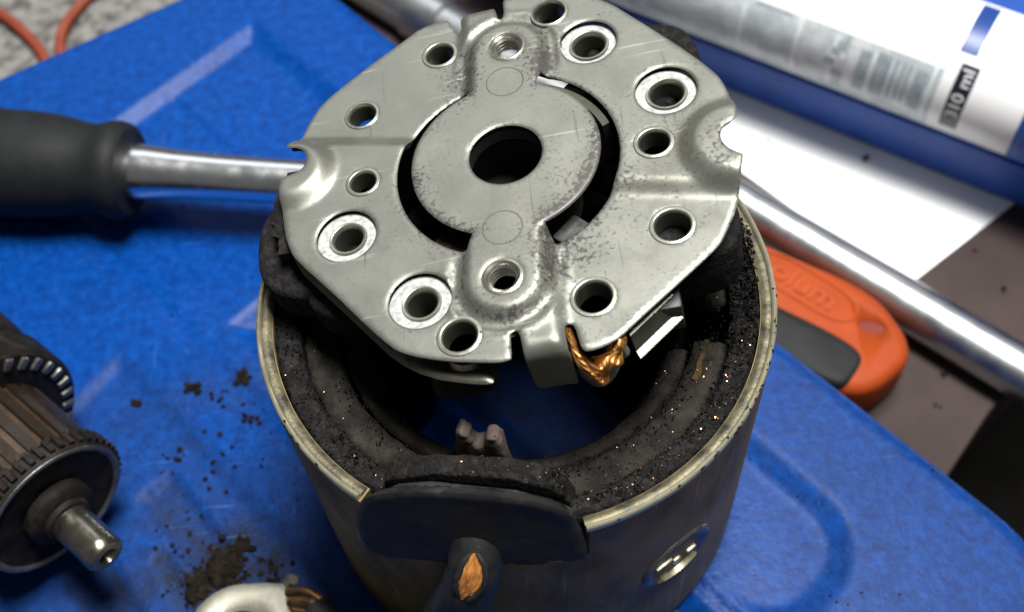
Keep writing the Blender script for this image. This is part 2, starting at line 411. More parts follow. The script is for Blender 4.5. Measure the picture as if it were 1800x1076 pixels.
# ================================================================== SETTING
# table top, beyond the blue case; its edge runs under the chrome bar
def slab(name, poly, z0, z1, mt, bevel=1.0): return prism(name, poly, z0, z1, mt, None, bevel)
struct(slab('table_top', [(-34,120),(60,-32.5),(109,19.5),(300,167),(300,400),(-60,400),(-75,200)], -70, -40, M['table']))
struct(slab('dark_floor', [(-600,-500),(700,-500),(700,700),(-600,700)], -330, -320, M['dark_floor'], 0))
struct(slab('concrete_ledge', [(-260,60),(-110,90),(-86,150),(-82,400),(-260,400)], -70, -43, M['concrete']))

# blue case lid ------------------------------------------------------
NV = np.array([.781,.624]); TV = np.array([.624,-.781]); LA = np.array([.65,-.76])
def ramp(a, b, x):
    """straight bevel with rounded ends"""
    t = (np.asarray(x, float)-a)/(b-a); k = .10
    f = lambda q: .5*(q+np.sqrt(q*q+k*k*.25))
    return np.clip(f(t)-f(t-1), 0, 1)
def lid_height(Q, d):
    n = Q@NV
    top = (Q-np.array([-88,103]))@LA          # >0 inside the sunken strip
    end = (np.array([66,-31])-Q)@np.array([.624,-.781])
    # long sunken strip with a rounded end
    c = np.abs(n-19.5)-13.8
    e2 = -((np.array([61,-24])-Q)@TV)
    rr = 12.0
    qx = np.maximum(np.abs(n-19.5)-(13.8-rr), 0); qy = np.maximum(e2+rr, 0)
    dist = np.minimum(np.hypot(qx, qy)-rr, 1e9)
    dist = np.maximum(dist, -top)
    # the neighbouring panel on the left shares its far edge; a fine groove parts the two
    p2 = np.maximum(np.maximum(n-9.0, -30-n), -top)
    h = -2.25*(1-ramp(-2.2, 2.2, np.minimum(dist, p2)))
    h -= .55*np.exp(-((n-5.6)/.8)**2)*ss(0, 4, top)*ss(30, 40, (Q-np.array([66,-31]))@(-TV)+40)
    # hollow under the motor whose far-left bevel catches the lamp
    top2 = (Q-np.array([-58.5,41.5]))@LA
    p3 = np.maximum(np.maximum(-22-n, n-2.0), -top2)
    h += -2.4*(1-ramp(-2.4, 2.2, p3))
    # sunken name field at lower left
    t3 = (Q-np.array([-94,26]))@np.array([.768,-.64])
    qx = np.maximum(n+42.5+4, 0); qy = np.maximum(-t3+4, 0)
    p4 = np.hypot(qx, qy)-4
    h += -1.05*(1-ss(-5.2, -.3, p4))
    # raised and sunken letter strokes in that field
    for quad, hh in LETTERS:
        s = seg_dist(Q, quad)*np.where(inside(Q, quad), -1, 1)
        h += hh*(1-ss(-.6, .4, s))
    h -= 2.2*(1-ss(0, 3.2, d))**2
    return np.column_stack([Q, h])
def lid_dirt_shade(Q, d):  # dust film, with shade at lower left, right and bore painted in
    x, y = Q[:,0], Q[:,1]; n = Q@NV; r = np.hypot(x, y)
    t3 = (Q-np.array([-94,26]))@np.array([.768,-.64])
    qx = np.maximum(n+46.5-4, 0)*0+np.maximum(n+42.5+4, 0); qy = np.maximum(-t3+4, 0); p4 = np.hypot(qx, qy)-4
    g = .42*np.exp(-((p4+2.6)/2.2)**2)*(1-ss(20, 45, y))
    g += .45*np.exp(-np.maximum(r-40, 0)/5.0)*ss(-10, -60, x+y)  # darker round the housing foot, lower left side
    g += .30*ss(15, -45, y)*ss(-25, -50, x)  # painted shade: lid darkens towards the lower left
    g += .34*ss(25, 55, x)*ss(60, 10, y)  # painted shade over the right side of the lid
    g += .72*(r < 39)  # darkness of the bore painted on the floor inside the housing
    g += .45*ss(-30, -60, y)  # out-of-view front darkened to cut blue bounce onto the housing
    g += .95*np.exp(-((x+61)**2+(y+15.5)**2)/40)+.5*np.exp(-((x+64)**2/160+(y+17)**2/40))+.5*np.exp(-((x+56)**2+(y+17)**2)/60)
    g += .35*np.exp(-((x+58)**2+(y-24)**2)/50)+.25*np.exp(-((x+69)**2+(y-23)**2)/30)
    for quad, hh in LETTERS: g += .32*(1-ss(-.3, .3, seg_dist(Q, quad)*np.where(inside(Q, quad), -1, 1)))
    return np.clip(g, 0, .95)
LETTERS = [([(-72,6),(-60,-11),(-67,-14),(-78.5,1)], -1.1),
           ([(-66.5,-15),(-63,-13),(-62,-19)], -.8),
           ([(-75,-12),(-72,-10),(-63,-27),(-66,-29)], -.6),
           ([(-92,-14),(-84,-9),(-74,-26),(-82,-31)], -1.1),
           ([(-104,16),(-98,19),(-86,0),(-92,-4)], -1.1)]
lid = root('tool_case', 'blue moulded plastic tool case lid under the motor', 'tool case', (0,0,-40))
case_outline = [(-36,135),(83,-14),(92,-26),(95,-38),(92,-60),(70,-90),(40,-110),(-120,-110),(-170,-60),(-180,40),(-150,100),(-132,116.5),(-123,121),(-83,141),(-60,152.5),(-52,153),(-46,148)]
lp = sheet('lid_panel', chaikin(case_outline, 2), [], 1.25, lid_height, 3.0, M['lid'], lid, edge=1.5, inset=(.7,1.6,2.6), attr=lid_dirt_shade)
lp.location = (0,0,40*S)
prism('case_wall', chaikin(np.array(case_outline)*.985+np.array([-.4,.3]), 2), 0, 35.5, M['lid'], lid, .5)

# ================================================================== MOTOR HOUSING
hs = root('motor_housing', 'dark steel motor housing standing open on the blue case', 'motor housing')
RO, RI, H = 40.0, 37.6, 62.4
GA = math.atan2(-.968, -.25)                      # bearing of the cable grommet
NG = Vector((math.cos(GA), math.sin(GA), 0)); TG = Vector((-math.sin(GA), math.cos(GA), 0))
HALF = R_(24.0)
def yoke():
    bm = bmesh.new()
    seg = 180; zs = [0, .5, 15, 30, 44, 52, 57, 59.4, 60.9]
    rs_out = [RO-.5, RO, RO, RO, RO, RO, RO, RO, RO-.05]
    def cut(a, z): 
        da = (a-GA+math.pi) % (2*math.pi)-math.pi
        return abs(da) < HALF and z > 53.9
    grid_o, grid_i = {}, {}
    for i in range(seg):
        a = 2*math.pi*i/seg
        for k, z in enumerate(zs):
            grid_o[i,k] = bm.verts.new((rs_out[k]*math.cos(a), rs_out[k]*math.sin(a), z))
            grid_i[i,k] = bm.verts.new((RI*math.cos(a), RI*math.sin(a), z))
    keep = {}
    for i in range(seg):
        j = (i+1) % seg; am = 2*math.pi*(i+.5)/seg
        for k in range(len(zs)-1): keep[i,k] = not cut(am, (zs[k]+zs[k+1])/2)
    for i in range(seg):
        j = (i+1) % seg
        for k in range(len(zs)-1):
            if not keep[i,k]: continue
            bm.faces.new((grid_o[i,k], grid_o[j,k], grid_o[j,k+1], grid_o[i,k+1]))
            bm.faces.new((grid_i[j,k], grid_i[i,k], grid_i[i,k+1], grid_i[j,k+1]))
            if k == len(zs)-2 or not keep[i,k+1]: bm.faces.new((grid_o[i,k+1], grid_o[j,k+1], grid_i[j,k+1], grid_i[i,k+1]))
            if k == 0: bm.faces.new((grid_o[j,0], grid_o[i,0], grid_i[i,0], grid_i[j,0]))
            if not keep[j,k]: bm.faces.new((grid_o[j,k], grid_i[j,k], grid_i[j,k+1], grid_o[j,k+1]))
            if not keep[(i-1) % seg,k]: bm.faces.new((grid_i[i,k], grid_o[i,k], grid_o[i,k+1], grid_i[i,k+1]))
    # countersunk seat of the pole screw pressed into the wall
    for v in bm.verts:
        r = math.hypot(v.co.x, v.co.y)
    return bm_obj('yoke', bm, M['yoke'], hs, angle=40)
yoke()
# worn bright rim with a rolled outer edge and a step inside; open at the grommet
def rim_wob(r, z, a):
    n = noise.noise(Vector((math.cos(a)*9, math.sin(a)*9, r*.7)))
    return r+.05*n, z+.06*n
lathe('rim', [(RO-.02,60.93),(RO+.02,61.8),(RO-.15,62.25),(RO-.42,62.4),(RO-.68,62.25),(RO-.82,61.5),(RO-.82,60.95)], M['rim'], hs, 260,
      a0=GA+HALF, a1=GA+2*math.pi-HALF, wob=rim_wob, close=True, angle=50)
lathe('rim_step', [(RO-.86,60.95),(RO-.86,61.55),(RO-1.3,61.65),(RO-1.8,61.45),(RO-2.3,61.1),(RO-2.3,60.95)], M['rim_step'], hs, 260,
      a0=GA+HALF, a1=GA+2*math.pi-HALF, wob=rim_wob, close=True, angle=50)
# insulated liner ring of caked carbon dust
def crust(amp, sc):
    def f(r, z, a):
        p = Vector((r*math.cos(a)*sc, r*math.sin(a)*sc, z*sc))
        n = noise.fractal(p, 1.0, 2.0, 4)
        return r+amp*.5*noise.noise(p*1.3+Vector((9,3,1))), z+amp*n
    return f
G0 = R_(22)
lathe('dust_ring', [(37.5,58.0),(37.4,60.3),(36.6,60.7),(35.6,60.4),(34.6,60.5),(33.9,60.0),(33.6,58.6),(33.5,52),(37.5,52)], M['dust'], hs, 420,
      a0=GA+G0, a1=GA+2*math.pi-G0, wob=crust(.62,.75), close=True, angle=0)
# four field coils with pole shoes, all caked
def cake(amp, sc, fine):
    f0 = crust(amp, sc)
    def f(r, z, a):
        rr, zz = f0(r, z, a)
        x, y = r*math.cos(a), r*math.sin(a)
        zz += fine*noise.noise(Vector((x*2.1, y*2.1, 3.0)))+fine*.6*noise.noise(Vector((x*4.7, y*4.7, 9.0)))
        return rr, zz
    return f
for k in range(4):
    ac = GA+R_(45+90*k+(0, 3, -2, 4)[k]); hw = R_((41, 39, 41, 40)[k])
    lathe('field_coil', [(33.7,50),(33.6,57.0),(33.0,57.9),(32.0,58.1),(30.6,57.6),(29.4,57.5),(28.4,57.1),(28.1,56.0),(28.1,50)], M['dust_pale'], hs, 130, a0=ac-hw, a1=ac+hw, wob=cake(.55,.28,.22), close=True, angle=0)
    lathe('pole_shoe', [(27.5,6),(27.5,56.0),(26.8,56.3),(25.6,55.6),(24.6,54.4),(23.9,52.0),(23.7,49),(23.7,6)], M['dust_pale'], hs, 110, a0=ac-hw*(.94-.1*(k == 0)), a1=ac+hw*.94, wob=cake(.45,.3,.18), close=True, angle=0)
for (r0, a0, a1, zz) in ((30.2, -32, -18, 57.45),):
    n = 9; P = []
    for k in range(n): P.append(((r0-.5-.35*noise.noise(Vector((k*.45, a0, 1))))*math.cos(R_(a0+(a1-a0)*k/(n-1))), (r0-.5-.35*noise.noise(Vector((k*.45, a0, 1))))*math.sin(R_(a0+(a1-a0)*k/(n-1)))))
    for k in range(n)[::-1]: P.append(((r0+.3+.5*noise.noise(Vector((k*.4, a1, 5))))*math.cos(R_(a0+(a1-a0)*k/(n-1))), (r0+.3+.5*noise.noise(Vector((k*.4, a1, 5))))*math.sin(R_(a0+(a1-a0)*k/(n-1)))))
    prism('insulating_paper', P, zz, zz+.55, M['paper'], hs, 0)
lathe('inner_liner', [(37.4,1),(37.4,51.5),(34,51.5),(31,48),(31,1)], M['bakelite'], hs, 90, close=True)
# dusty double terminal inside the front wall
gm = frame_of((0,0,0), NG, TG)                    # local x = tangent, y = up, z = outward
if (gm.to_3x3() @ Vector((0,1,0))).z < 0: gm = frame_of((0,0,0), NG, -TG)
sx = 1 if (gm.to_3x3() @ Vector((1,0,0))).dot(TG) > 0 else -1
def term():
    P = [(-4.6,50),(3.6,50),(2.7,63.6),(2.3,65.0),(1.2,65.4),(.5,64.6),(.1,62.4),(-.9,61.8),(-1.7,62.6),(-2.0,64.6),(-2.8,65.7),(-3.7,65.2),(-4.1,63.4)]
    Q = [(sx*t, z) for t, z in P]
    o = prism('coil_terminal', Q if sx > 0 else Q[::-1], 23.8, 26.4, M['terminal'], hs, .6, gm, 3)
    bb = bmesh.new(); bb.from_mesh(o.data); bmesh.ops.triangulate(bb, faces=[f for f in bb.faces if len(f.verts) > 4])
    bmesh.ops.subdivide_edges(bb, edges=bb.edges[:], cuts=2, use_grid_fill=True)
    for v in bb.verts: v.co += v.normal*S*.35*noise.noise(v.co/S*.8)
    bb.to_mesh(o.data); bb.free()
term()
# rubber cable grommet: outer flange leans out over the wall, web, dusty inner flange
gout = [(-13.4,67.1),(-7.4,70.3),(-1,72.2),(8.7,72.9),(13.2,71.4),(15.4,67.5),(16.4,62.5),(17,58.6),(10.4,58.0),(4,56.2),(-3.5,54.2),(-11,50.7),(-16.4,49.4),(-17.2,54.6),(-15.6,62.8)]
def gmap(Q, d):
    t, z = Q[:,0], Q[:,1]
    zt = 70.5+.09*t-.02*t*t; zb = 54.8+.27*t
    f = np.clip((zt-z)/(zt-zb), 0, 1.1)
    dd = 38.3+3.1*f*(1-(t/24)**2)+.7*np.exp(-((t+.2)**2/34+(z-60)**2/50))
    dd -= .5*(1-ss(0, .8, d))**2
    return np.outer(dd, np.array(NG))+np.outer(t, np.array(TG))+np.outer(z, np.array([0,0,1]))
grom = sheet('grommet', chaikin(gout, 2), [], .8, gmap, 2.0, M['rubber'], hs, edge=.9, inset=(.3,.7))
def gp(P): return [(sx*t, z) for t, z in P] if sx > 0 else [(sx*t, z) for t, z in reversed(P)]
prism('grommet_web', gp([(-14,50),(14,50),(14,61),(11,63.5),(6,65),(-6,64),(-11,61.5),(-14,58)]), 33.2, 37.2, M['bakelite'], grom, .3, gm)
ib = prism('grommet_inner_flange', gp([(-16,46),(13.5,48),(13.8,60.5),(12.6,64),(9.6,66.9),(5,67.6),(1,67.3),(-6,65.4),(-12,62),(-15.3,58.6)]), 29.8, 33.0, M['dust'], grom, .4, gm)
bmx = bmesh.new(); bmx.from_mesh(ib.data)
bmesh.ops.subdivide_edges(bmx, edges=bmx.edges[:], cuts=6, use_grid_fill=True)
for v in bmx.verts: v.co += Vector((0,0,1))*S*.35*noise.fractal(v.co/S*.6, 1, 2, 3)
bmx.to_mesh(ib.data); bmx.free()
# cable with split insulation, curling round to a ring terminal on the case
cpath = catmull([(-8.2,-35.4,60.5), (-8.7,-38.7,59.0), (-9.6,-41.2,55.4), (-11.5,-42.5,50.0), (-14.9,-42.2,39.2), (-20.5,-42,24), (-29,-38.5,9.8), (-38,-32,5.0), (-42,-28,3.6)], 8)
def crack(u, a):
    return 1+.05*noise.noise(Vector((u*24, math.cos(a)*1.2, math.sin(a)*1.2)))
cable = tube('cable', cpath, [3.9]*len(cpath), M['rubber'], hs, 28, crack)
# bare strands showing through the split near the grommet
V, F = [], []
cv = (Vector((-.5,-99.5,217))-Vector((-10,-43,56))).normalized()
seg_ = cpath[8:20]
for s_ in range(9):
    o_ = (s_-4)/4
    pts = []
    for i, p in enumerate(seg_):
        u = i/(len(seg_)-1)
        tg = (cpath[9+i]-cpath[7+i]).normalized(); sd = tg.cross(cv).normalized(); ou = sd.cross(tg).normalized()
        wd_ = 1.45*max(0, math.sin(math.pi*u))**.7
        pts.append(p+ou*(3.86-.30*o_*o_+.12*math.sin(i*.9+s_*2))+sd*(o_*wd_+.25+.12*math.sin(i*.7+s_)))
    n = len(pts)
    v, f = tube_vf(pts, [.08+.36*max(0, math.sin(math.pi*i/(n-1)))**.6 for i in range(n)], 7)
    b = len(V); V += v; F += [tuple(b+i for i in q) for q in f]
mesh_obj('copper_strands', V, F, M['strand'], cable, angle=60)
for sg in (1, -1):                                 # curled lips of the torn sheath on both sides of the bare strands
    pts = []
    for i, p in enumerate(seg_):
        u = i/(len(seg_)-1); tg = (cpath[9+i]-cpath[7+i]).normalized(); sd = tg.cross(cv).normalized(); ou = sd.cross(tg).normalized()
        wd_ = 1.45*max(0, math.sin(math.pi*u))**.7
        pts.append(p+ou*(3.72-.1*sg+.16*noise.noise(Vector((i*.9, sg*3, 0))))+sd*(sg*(wd_+.42)+.25+.22*noise.noise(Vector((i*.8, sg*7, 4)))))
    tube('torn_edge', pts, [.15]+[.5+.16*noise.noise(Vector((i*.7, sg, 8))) for i in range(len(pts)-2)]+[.15], M['rubber'], cable, 8)
# cuts in the sheath
for (k0, a0, a1, sk) in ((27,-.5,1.0,.5),(24,-1.2,-.2,.3),(31,-.9,.9,.8)):
    pts = []
    for i in range(12):
        a = a0+(a1-a0)*i/11; kk = k0+sk*3*(i/11)
        p = cpath[int(kk)].lerp(cpath[int(kk)+1], kk-int(kk)); tg = (cpath[int(kk)+1]-cpath[int(kk)-1]).normalized()
        sd = tg.cross(cv).normalized(); ou = sd.cross(tg).normalized()
        pts.append(p+(ou*math.cos(a)+sd*math.sin(a))*3.86)
    tube('sheath_crack', pts, [.05]+[.2]*10+[.05], M['crumb'], cable, 6)
# ring terminal
lug = sheet('terminal_lug', [(-66.4,-30)]+[(-56.5+10*math.cos(a), -30+10*math.sin(a)) for a in [R_(x) for x in range(160, 70, -10)]]+[(-52,-20.2),(-47.4,-21.0),(-44,-23),(-43,-28),(-46,-31.5)]+[(-56.5+10*math.cos(R_(x)), -30+10*math.sin(R_(x))) for x in range(-15, -180, -15)],
    [circle(-56.5,-30.2,5.2,36)], .8,
    lambda Q, d: np.column_stack([Q, 2.3-.45*(1-ss(0,1.0,d))**2+.35*ss(5.4,7.6,np.hypot(Q[:,0]+56.5,Q[:,1]+30))]), 1.6, M['lug'], hs)
V, F = [], []
for s in range(16):
    a = random.uniform(0, 6.28); r = random.uniform(.6, 2.6)
    st = Vector((-46.5+random.uniform(-.6,.6), -24.2+r*math.cos(a)*.9, 4.2+r*math.sin(a)*.8))
    mid = st+Vector((4.5, -1.4, .5))+Vector((random.uniform(-.5,.5), random.uniform(-.6,.6), random.uniform(-.6,.6)))
    en = Vector((-37.5, -30+random.uniform(-1.5,1.5), 4.6+random.uniform(-1,1)))
    v, f = tube_vf(catmull([st, mid, en], 7), random.uniform(.7,1.15), 7)
    b = len(V); V += v; F += [tuple(b+i for i in q) for q in f]
mesh_obj('crimped_strands', V, F, M['copper_dirty'], hs, angle=60)
tube('crimp_tab', catmull([(-47.6,-20.6,2.2),(-46.6,-20.6,4.2),(-45.6,-21.6,6.0)], 5), .9, M['lug'], hs, 8)
# slotted pole screw in the wall
an = math.atan2(-33.5, 21.9)
sm = frame_of((39.2*math.cos(an), 39.2*math.sin(an), 31.5), (math.cos(an), math.sin(an), 0), (0,0,1))
ps = lathe('pole_screw', [(0.01,.55),(4.6,.45),(5.4,.75),(6.0,1.05),(6.5,1.12),(6.9,.80),(7.0,.2)], M['steel_dark'], hs, 48, sm)
lathe('screw_seat', [(5.2,.5),(5.3,1.75),(6.3,1.35),(6.9,.5)], M['rim'], ps, 40, sm, a0=R_(140), a1=R_(222), close=True)
box('screw_slot', (-1.2,.2,.8), (1.6,1.5,.9), M['rim'], ps, .25, sm)
box('screw_burr', (1.2,3.0,.8), (.8,3.4,.9), M['rim'], ps, .25, sm)
box('screw_burr', (-1.4,-3.0,.8), (.7,2.0,.9), M['rim'], ps, .25, sm)
# copper flecks lying in the carbon dust
def flecks():
    V, F = [], []
    def add(p, s):
        n = Vector((random.gauss(0,.6), random.gauss(0,.6), 1)).normalized(); t = n.orthogonal().normalized()
        t = (Matrix.Rotation(random.uniform(0,6.28), 3, n) @ t); b = n.cross(t); k = len(V)
        for (u, v) in ((-1,-.6),(1,-.5),(.8,.7),(-.7,.6)): V.append(p+t*u*s+b*v*s)
        V.append(p-n*s*.6)
        F.extend([(k,k+1,k+2,k+3),(k+1,k,k+4),(k+2,k+1,k+4),(k+3,k+2,k+4),(k,k+3,k+4)])
    for i in range(650):
        if random.random() < .72: a = random.gauss(R_(-55), R_(38))
        else: a = random.uniform(R_(-215), R_(45))
        if random.random() < .62: r = random.uniform(34.2, 37.1); z = 60.85
        else: r = random.uniform(24.6, 33); z = 58.75 if r > 29.2 else 56.6-(28.2-min(r,28.2))*.55
        add(Vector((r*math.cos(a), r*math.sin(a), z+random.uniform(-.1,.35))), random.choice([.05,.05,.06,.06,.07,.08,.10,.13]))
    for i in range(130):
        t = random.uniform(-13, 12.5); z = 67.7-.028*(t-4)**2-.02*(4-t)*(t < 4)
        p = NG*random.uniform(29.9, 33.0)+TG*t+Vector((0,0,z+random.uniform(-.2,.3)))
        add(p, random.choice([.05,.06,.08,.11]))
    o = mesh_obj('copper_flecks', V, F, M['fleck'], hs, smooth=False); o['kind'] = 'stuff'
flecks()
def grit():
    V, F = [], []
    def grain(p, s):
        k = len(V); q = [Vector((random.gauss(0,1), random.gauss(0,1), random.gauss(0,1))).normalized()*s*random.uniform(.6,1.2) for _ in range(4)]
        q = [Vector((1,.2,-.3))*s*random.uniform(.6,1.1), Vector((-.7,.8,-.3))*s*random.uniform(.6,1.1), Vector((-.5,-.9,-.3))*s*random.uniform(.6,1.1), Vector((random.uniform(-.4,.4),random.uniform(-.4,.4),.9))*s]
        rot = Matrix.Rotation(random.uniform(0,6.28), 3, 'Z') @ Matrix.Rotation(random.uniform(-.7,.7), 3, 'X')
        for v in q: V.append(p+rot @ v)
        F.extend([(k,k+1,k+3),(k+1,k+2,k+3),(k+2,k,k+3),(k,k+2,k+1)])
    for i in range(9000):
        a = random.uniform(0, 2*math.pi)
        r = random.uniform(33.8, 37.3) if random.random() < .6 else random.uniform(24.2, 33.4)
        z = 60.5 if r > 33.8 else (57.7 if r > 28.2 else 56.0-(27.5-min(r,27.5))*.5)
        if abs((a-GA+math.pi) % (2*math.pi)-math.pi) < R_(23) and r > 28: continue
        grain(Vector((r*math.cos(a), r*math.sin(a), z+random.uniform(-.2,.25))), random.choice([.12,.14,.16,.2,.25,.32]))
    for i in range(2600):                              # heap caked against the right wall under the plate
        a = random.gauss(R_(6), R_(15)); u = random.random(); r = 33.2+4.0*u
        top = 60.6+5.2*u*math.exp(-((a-R_(8))/R_(17))**2)
        grain(Vector((r*math.cos(a), r*math.sin(a), random.uniform(60, top))), random.choice([.2,.3,.4,.5]))
    for i in range(900):
        t = random.uniform(-14, 13); z = 67.4-.028*(t-4)**2-.02*(4-t)*(t < 4)
        grain(NG*random.uniform(29.8, 33.1)+TG*t+Vector((0,0,z+random.uniform(-.3,.2))), random.choice([.12,.16,.2,.28]))
    o = mesh_obj('dust_grains', V, F, M['dust'], hs, smooth=False); o['kind'] = 'stuff'
grit()
def chips():
    V, F = [], []
    for i in range(46):
        a = R_(random.choice([random.gauss(-42, 9), random.gauss(-22, 12), random.uniform(-75, 20), random.uniform(-230, -120)]))
        k = len(V); r0 = RO-random.uniform(-.02, .5); w_ = random.uniform(.15, .6); h_ = random.uniform(.1, .3)
        c = Vector((r0*math.cos(a), r0*math.sin(a), 62.36-.5*max(0, r0-39.5))); t = Vector((-math.sin(a), math.cos(a), 0)); n_ = Vector((math.cos(a), math.sin(a), 0))
        for (u, v, w2) in ((-1,-.6,-.05),(0,-1,-.1),(1,-.4,-.05),(.7,.8,-.05),(-.6,.9,-.05)): V.append(c+t*u*w_+n_*v*h_+Vector((0,0,w2)))
        V.append(c+Vector((0,0,.16))); F.extend([(k+q, k+(q+1) % 5, k+5) for q in range(5)])
    o = mesh_obj('rim_dirt', V, F, M['crumb'], hs, smooth=False); o['kind'] = 'stuff'
chips()

# ================================================================== BRUSH PLATE
PX = Vector((0.98883,0.00345,0.14900)); PY = Vector((0,0.99973,-0.02316)); PN = Vector((-0.14904,0.02290,0.98857))
pm = Matrix((PX, PY, PN)).transposed().to_4x4(); pm.translation = Vector((0.861,11.604,80.0))*S
bp = root('brush_plate', 'round grey pressed steel brush holder plate lying tilted on the open motor', 'brush plate', matrix=pm)
LLp = [(-34.6,-0.1),(-34.1,-5.3),(-33.2,-8.6),(-32.2,-10.6),(-26.7,-17.5),(-21.6,-24.4),(-18.4,-28.3),(-17.1,-29.4),(-14.3,-30.8),(-10.4,-32.2),(-6.6,-33.1),(-4.0,-33.7),(-2.5,-33.6),(-2.1,-33.2),(-2.1,-31.1),(-2.0,-29.8),(-1.4,-29.3),(-.75,-29.8),(-.6,-31.2)]
TAB = [(-.55,-33),(-.5,-41.0),(-.1,-41.9),(4.9,-41.9),(5.35,-41.0),(5.3,-33)]
LRp = [(5.2,-31.2),(5.2,-29.6),(5.8,-28.9),(6.6,-29.4),(6.9,-32.0),(7.2,-33.3),(7.9,-33.7),(10.3,-33.3),(12.5,-32.3),(14.3,-30.9),(17.3,-28.6),(21.5,-25.5),(26.1,-22.0),(27.6,-20.7),(28.6,-19.2),(30.5,-16.0),(31.9,-12.4)]
Rp = [(33.0,-9.2),(33.1,-8.6),(32.3,-8.0),(31.3,-7.0),(30.7,-5.7),(30.7,-4.4),(31.3,-3.2),(32.3,-2.6),(33.3,-2.1),(33.7,-1.3),(33.8,.8),(33.5,3.3)]
URp = [(33.0,6.8),(32.2,8.9),(29.3,13.7),(24.8,20.0),(21.2,24.8),(19.3,27.4),(17.1,29.4)]
BACK = [(-x,-y) for x, y in [(-14.3,-30.8),(-10.4,-32.2),(-6.6,-33.1),(-4.0,-33.7),(-2.5,-33.6),(-2.1,-33.2),(-2.1,-31.1),(-2.0,-29.8),(-1.4,-29.3),(-.75,-29.8),(-.6,-31.2)]]
TABB = [(-x,-y) for x, y in TAB]
ULp = [(-5.2,31.2),(-5.2,29.9),(-5.8,29.2),(-6.6,30.6),(-7.2,33.0),(-8.5,33.3),(-12.2,32.6),(-14.4,30.9),(-19.5,27.6),(-24.3,24.1),(-27.5,21.6),(-29.3,19.8),(-30.8,17.2),(-32.3,13.8),(-33.3,11.4),(-33.6,10.3),(-33.2,9.7),(-31.9,9.5),(-30.7,8.6),(-30.2,7.2),(-30.4,5.8),(-31.3,4.7),(-32.9,4.3),(-34.2,3.9),(-34.5,3.0)]
outline = chaikin(LLp+TAB+LRp+Rp+URp+BACK+TABB+ULp, 1)
SM = [(-8.9,-28.6,2.4,3.1),(-21.9,1.4,1.95,2.6),(9.3,28.4,2.4,3.0),(21.5,-2.1,2.2,2.9),(-9.1,25.6,2.2,2.85),(-22.2,16.0,2.15,2.75),(9.6,-25.5,2.5,3.15),(21.8,-16.3,2.5,3.15)]
BG = [(14.6,20.4,4.4,3.0),(24.7,7.4,4.55,3.0),(-14.1,-21.6,4.5,2.75),(-24.6,-7.9,4.5,2.75)]
TH = [(2.1,21.6,2.05),(-2.1,-21.2,2.05)]
CRES = []
for a0, a1 in ((-71,66),(109,246)):
    n = 40
    inn = [(14.1*math.cos(R_(a0+(a1-a0)*k/n)), 14.1*math.sin(R_(a0+(a1-a0)*k/n))) for k in range(n+1)]
    ou = [(16.7*math.cos(R_(a0+(a1-a0)*k/n)), 16.7*math.sin(R_(a0+(a1-a0)*k/n))) for k in range(n+1)]
    CRES.append(inn+ou[::-1])
BR, TV0 = 2.2, 31.0
def plate_h(Q, d):
    u, v = Q[:,0], Q[:,1]; h = np.zeros(len(Q))
    # raised disc with its two straps
    sd = np.hypot(u, v)-14.1
    for (cx, cy) in ((2.0,21.6),(-2.0,-21.2)):
        L = math.hypot(cx, cy); t = np.clip((u*cx+v*cy)/L/L, 0, 1); sd = np.minimum(sd, np.hypot(u-cx*t, v-cy*t)-4.9)
    for s in (1, -1):                                # two lowered quadrants
        U, W = u*s, v*s
        nl = np.array([.26,.966]); d1 = U*nl[0]+W*nl[1]-(-30*nl[0]+13.7*nl[1])
        d2 = -6.3-U
        h -= 1.25*ss(-2.9, .0, d1)*ss(-2.6, .0, d2)*ss(-.2, 1.2, sd)
    for (cx, cy, r) in ((-33.0,5.6,7.6),(32.6,-5.0,8.5)):
        dd = np.hypot(u-cx, v-cy); h += 1.8*(1-ss(r-3.4, r, dd))
    h += 1.35*(1-ss(-.1, 1.5, sd))
    h -= .35*np.exp(-((sd-2.2)/.7)**2)*ss(17.5, 20.5, np.hypot(u, v))
    h += .25*np.exp(-((sd-3.4)/.5)**2)*ss(18, 22, np.hypot(u, v))
    for (cx, cy, r) in TH: h -= .25*(1-ss(2.4, 3.3, np.hypot(u-cx, v-cy)))
    return h
def plate_map(Q, d):
    h = plate_h(Q, d)-.22*(1-ss(0, .42, d))**2
    P = np.column_stack([Q, h])
    for s in (1, -1):
        U, W = Q[:,0]*s, Q[:,1]*s
        k = (U > -.72) & (U < 5.5) & (W < -TV0)
        q = -TV0-W[k]; L = BR*math.pi/2; a = np.minimum(q, L)/BR; ex = np.maximum(q-L, 0)
        P[k,1] = s*(-TV0-BR*np.sin(a)); P[k,2] = h[k]-BR*(1-np.cos(a))-ex
    return P
def plate_dirt(Q, d):
    u, v = Q[:,0], Q[:,1]
    r = np.hypot(u, v)
    sd = r-14.1
    for (cx, cy) in ((2.0,21.6),(-2.0,-21.2)):
        L = math.hypot(cx, cy); t = np.clip((u*cx+v*cy)/L/L, 0, 1); sd = np.minimum(sd, np.hypot(u-cx*t, v-cy*t)-4.9)
    g = .13+.25*np.exp(-np.abs(sd-1.0)/1.6)
    g += .20*np.exp(-((u-6.5)**2+(v-17.5)**2)/9)+.18*np.exp(-((u-8)**2+(v+18)**2)/22)+.12*np.exp(-((u-10)**2+(v+9)**2)/22)
    g += .12*np.exp(-((u-29)**2+(v+9)**2)/18)+.10*np.exp(-((u-18)**2+(v+8)**2)/20)
    g += .10*np.exp(-d/.5)
    g += .20*np.exp(-((u+6)**2+(v-20)**2)/12)
    g -= .10*((u < -12) & (v > 0))
    g += .16*np.exp(-np.abs(r-13.2)/1.0)*(v < 2)*(np.abs(u) > 3)+.14*np.exp(-((u-27)**2+(v+2)**2)/30)
    return g
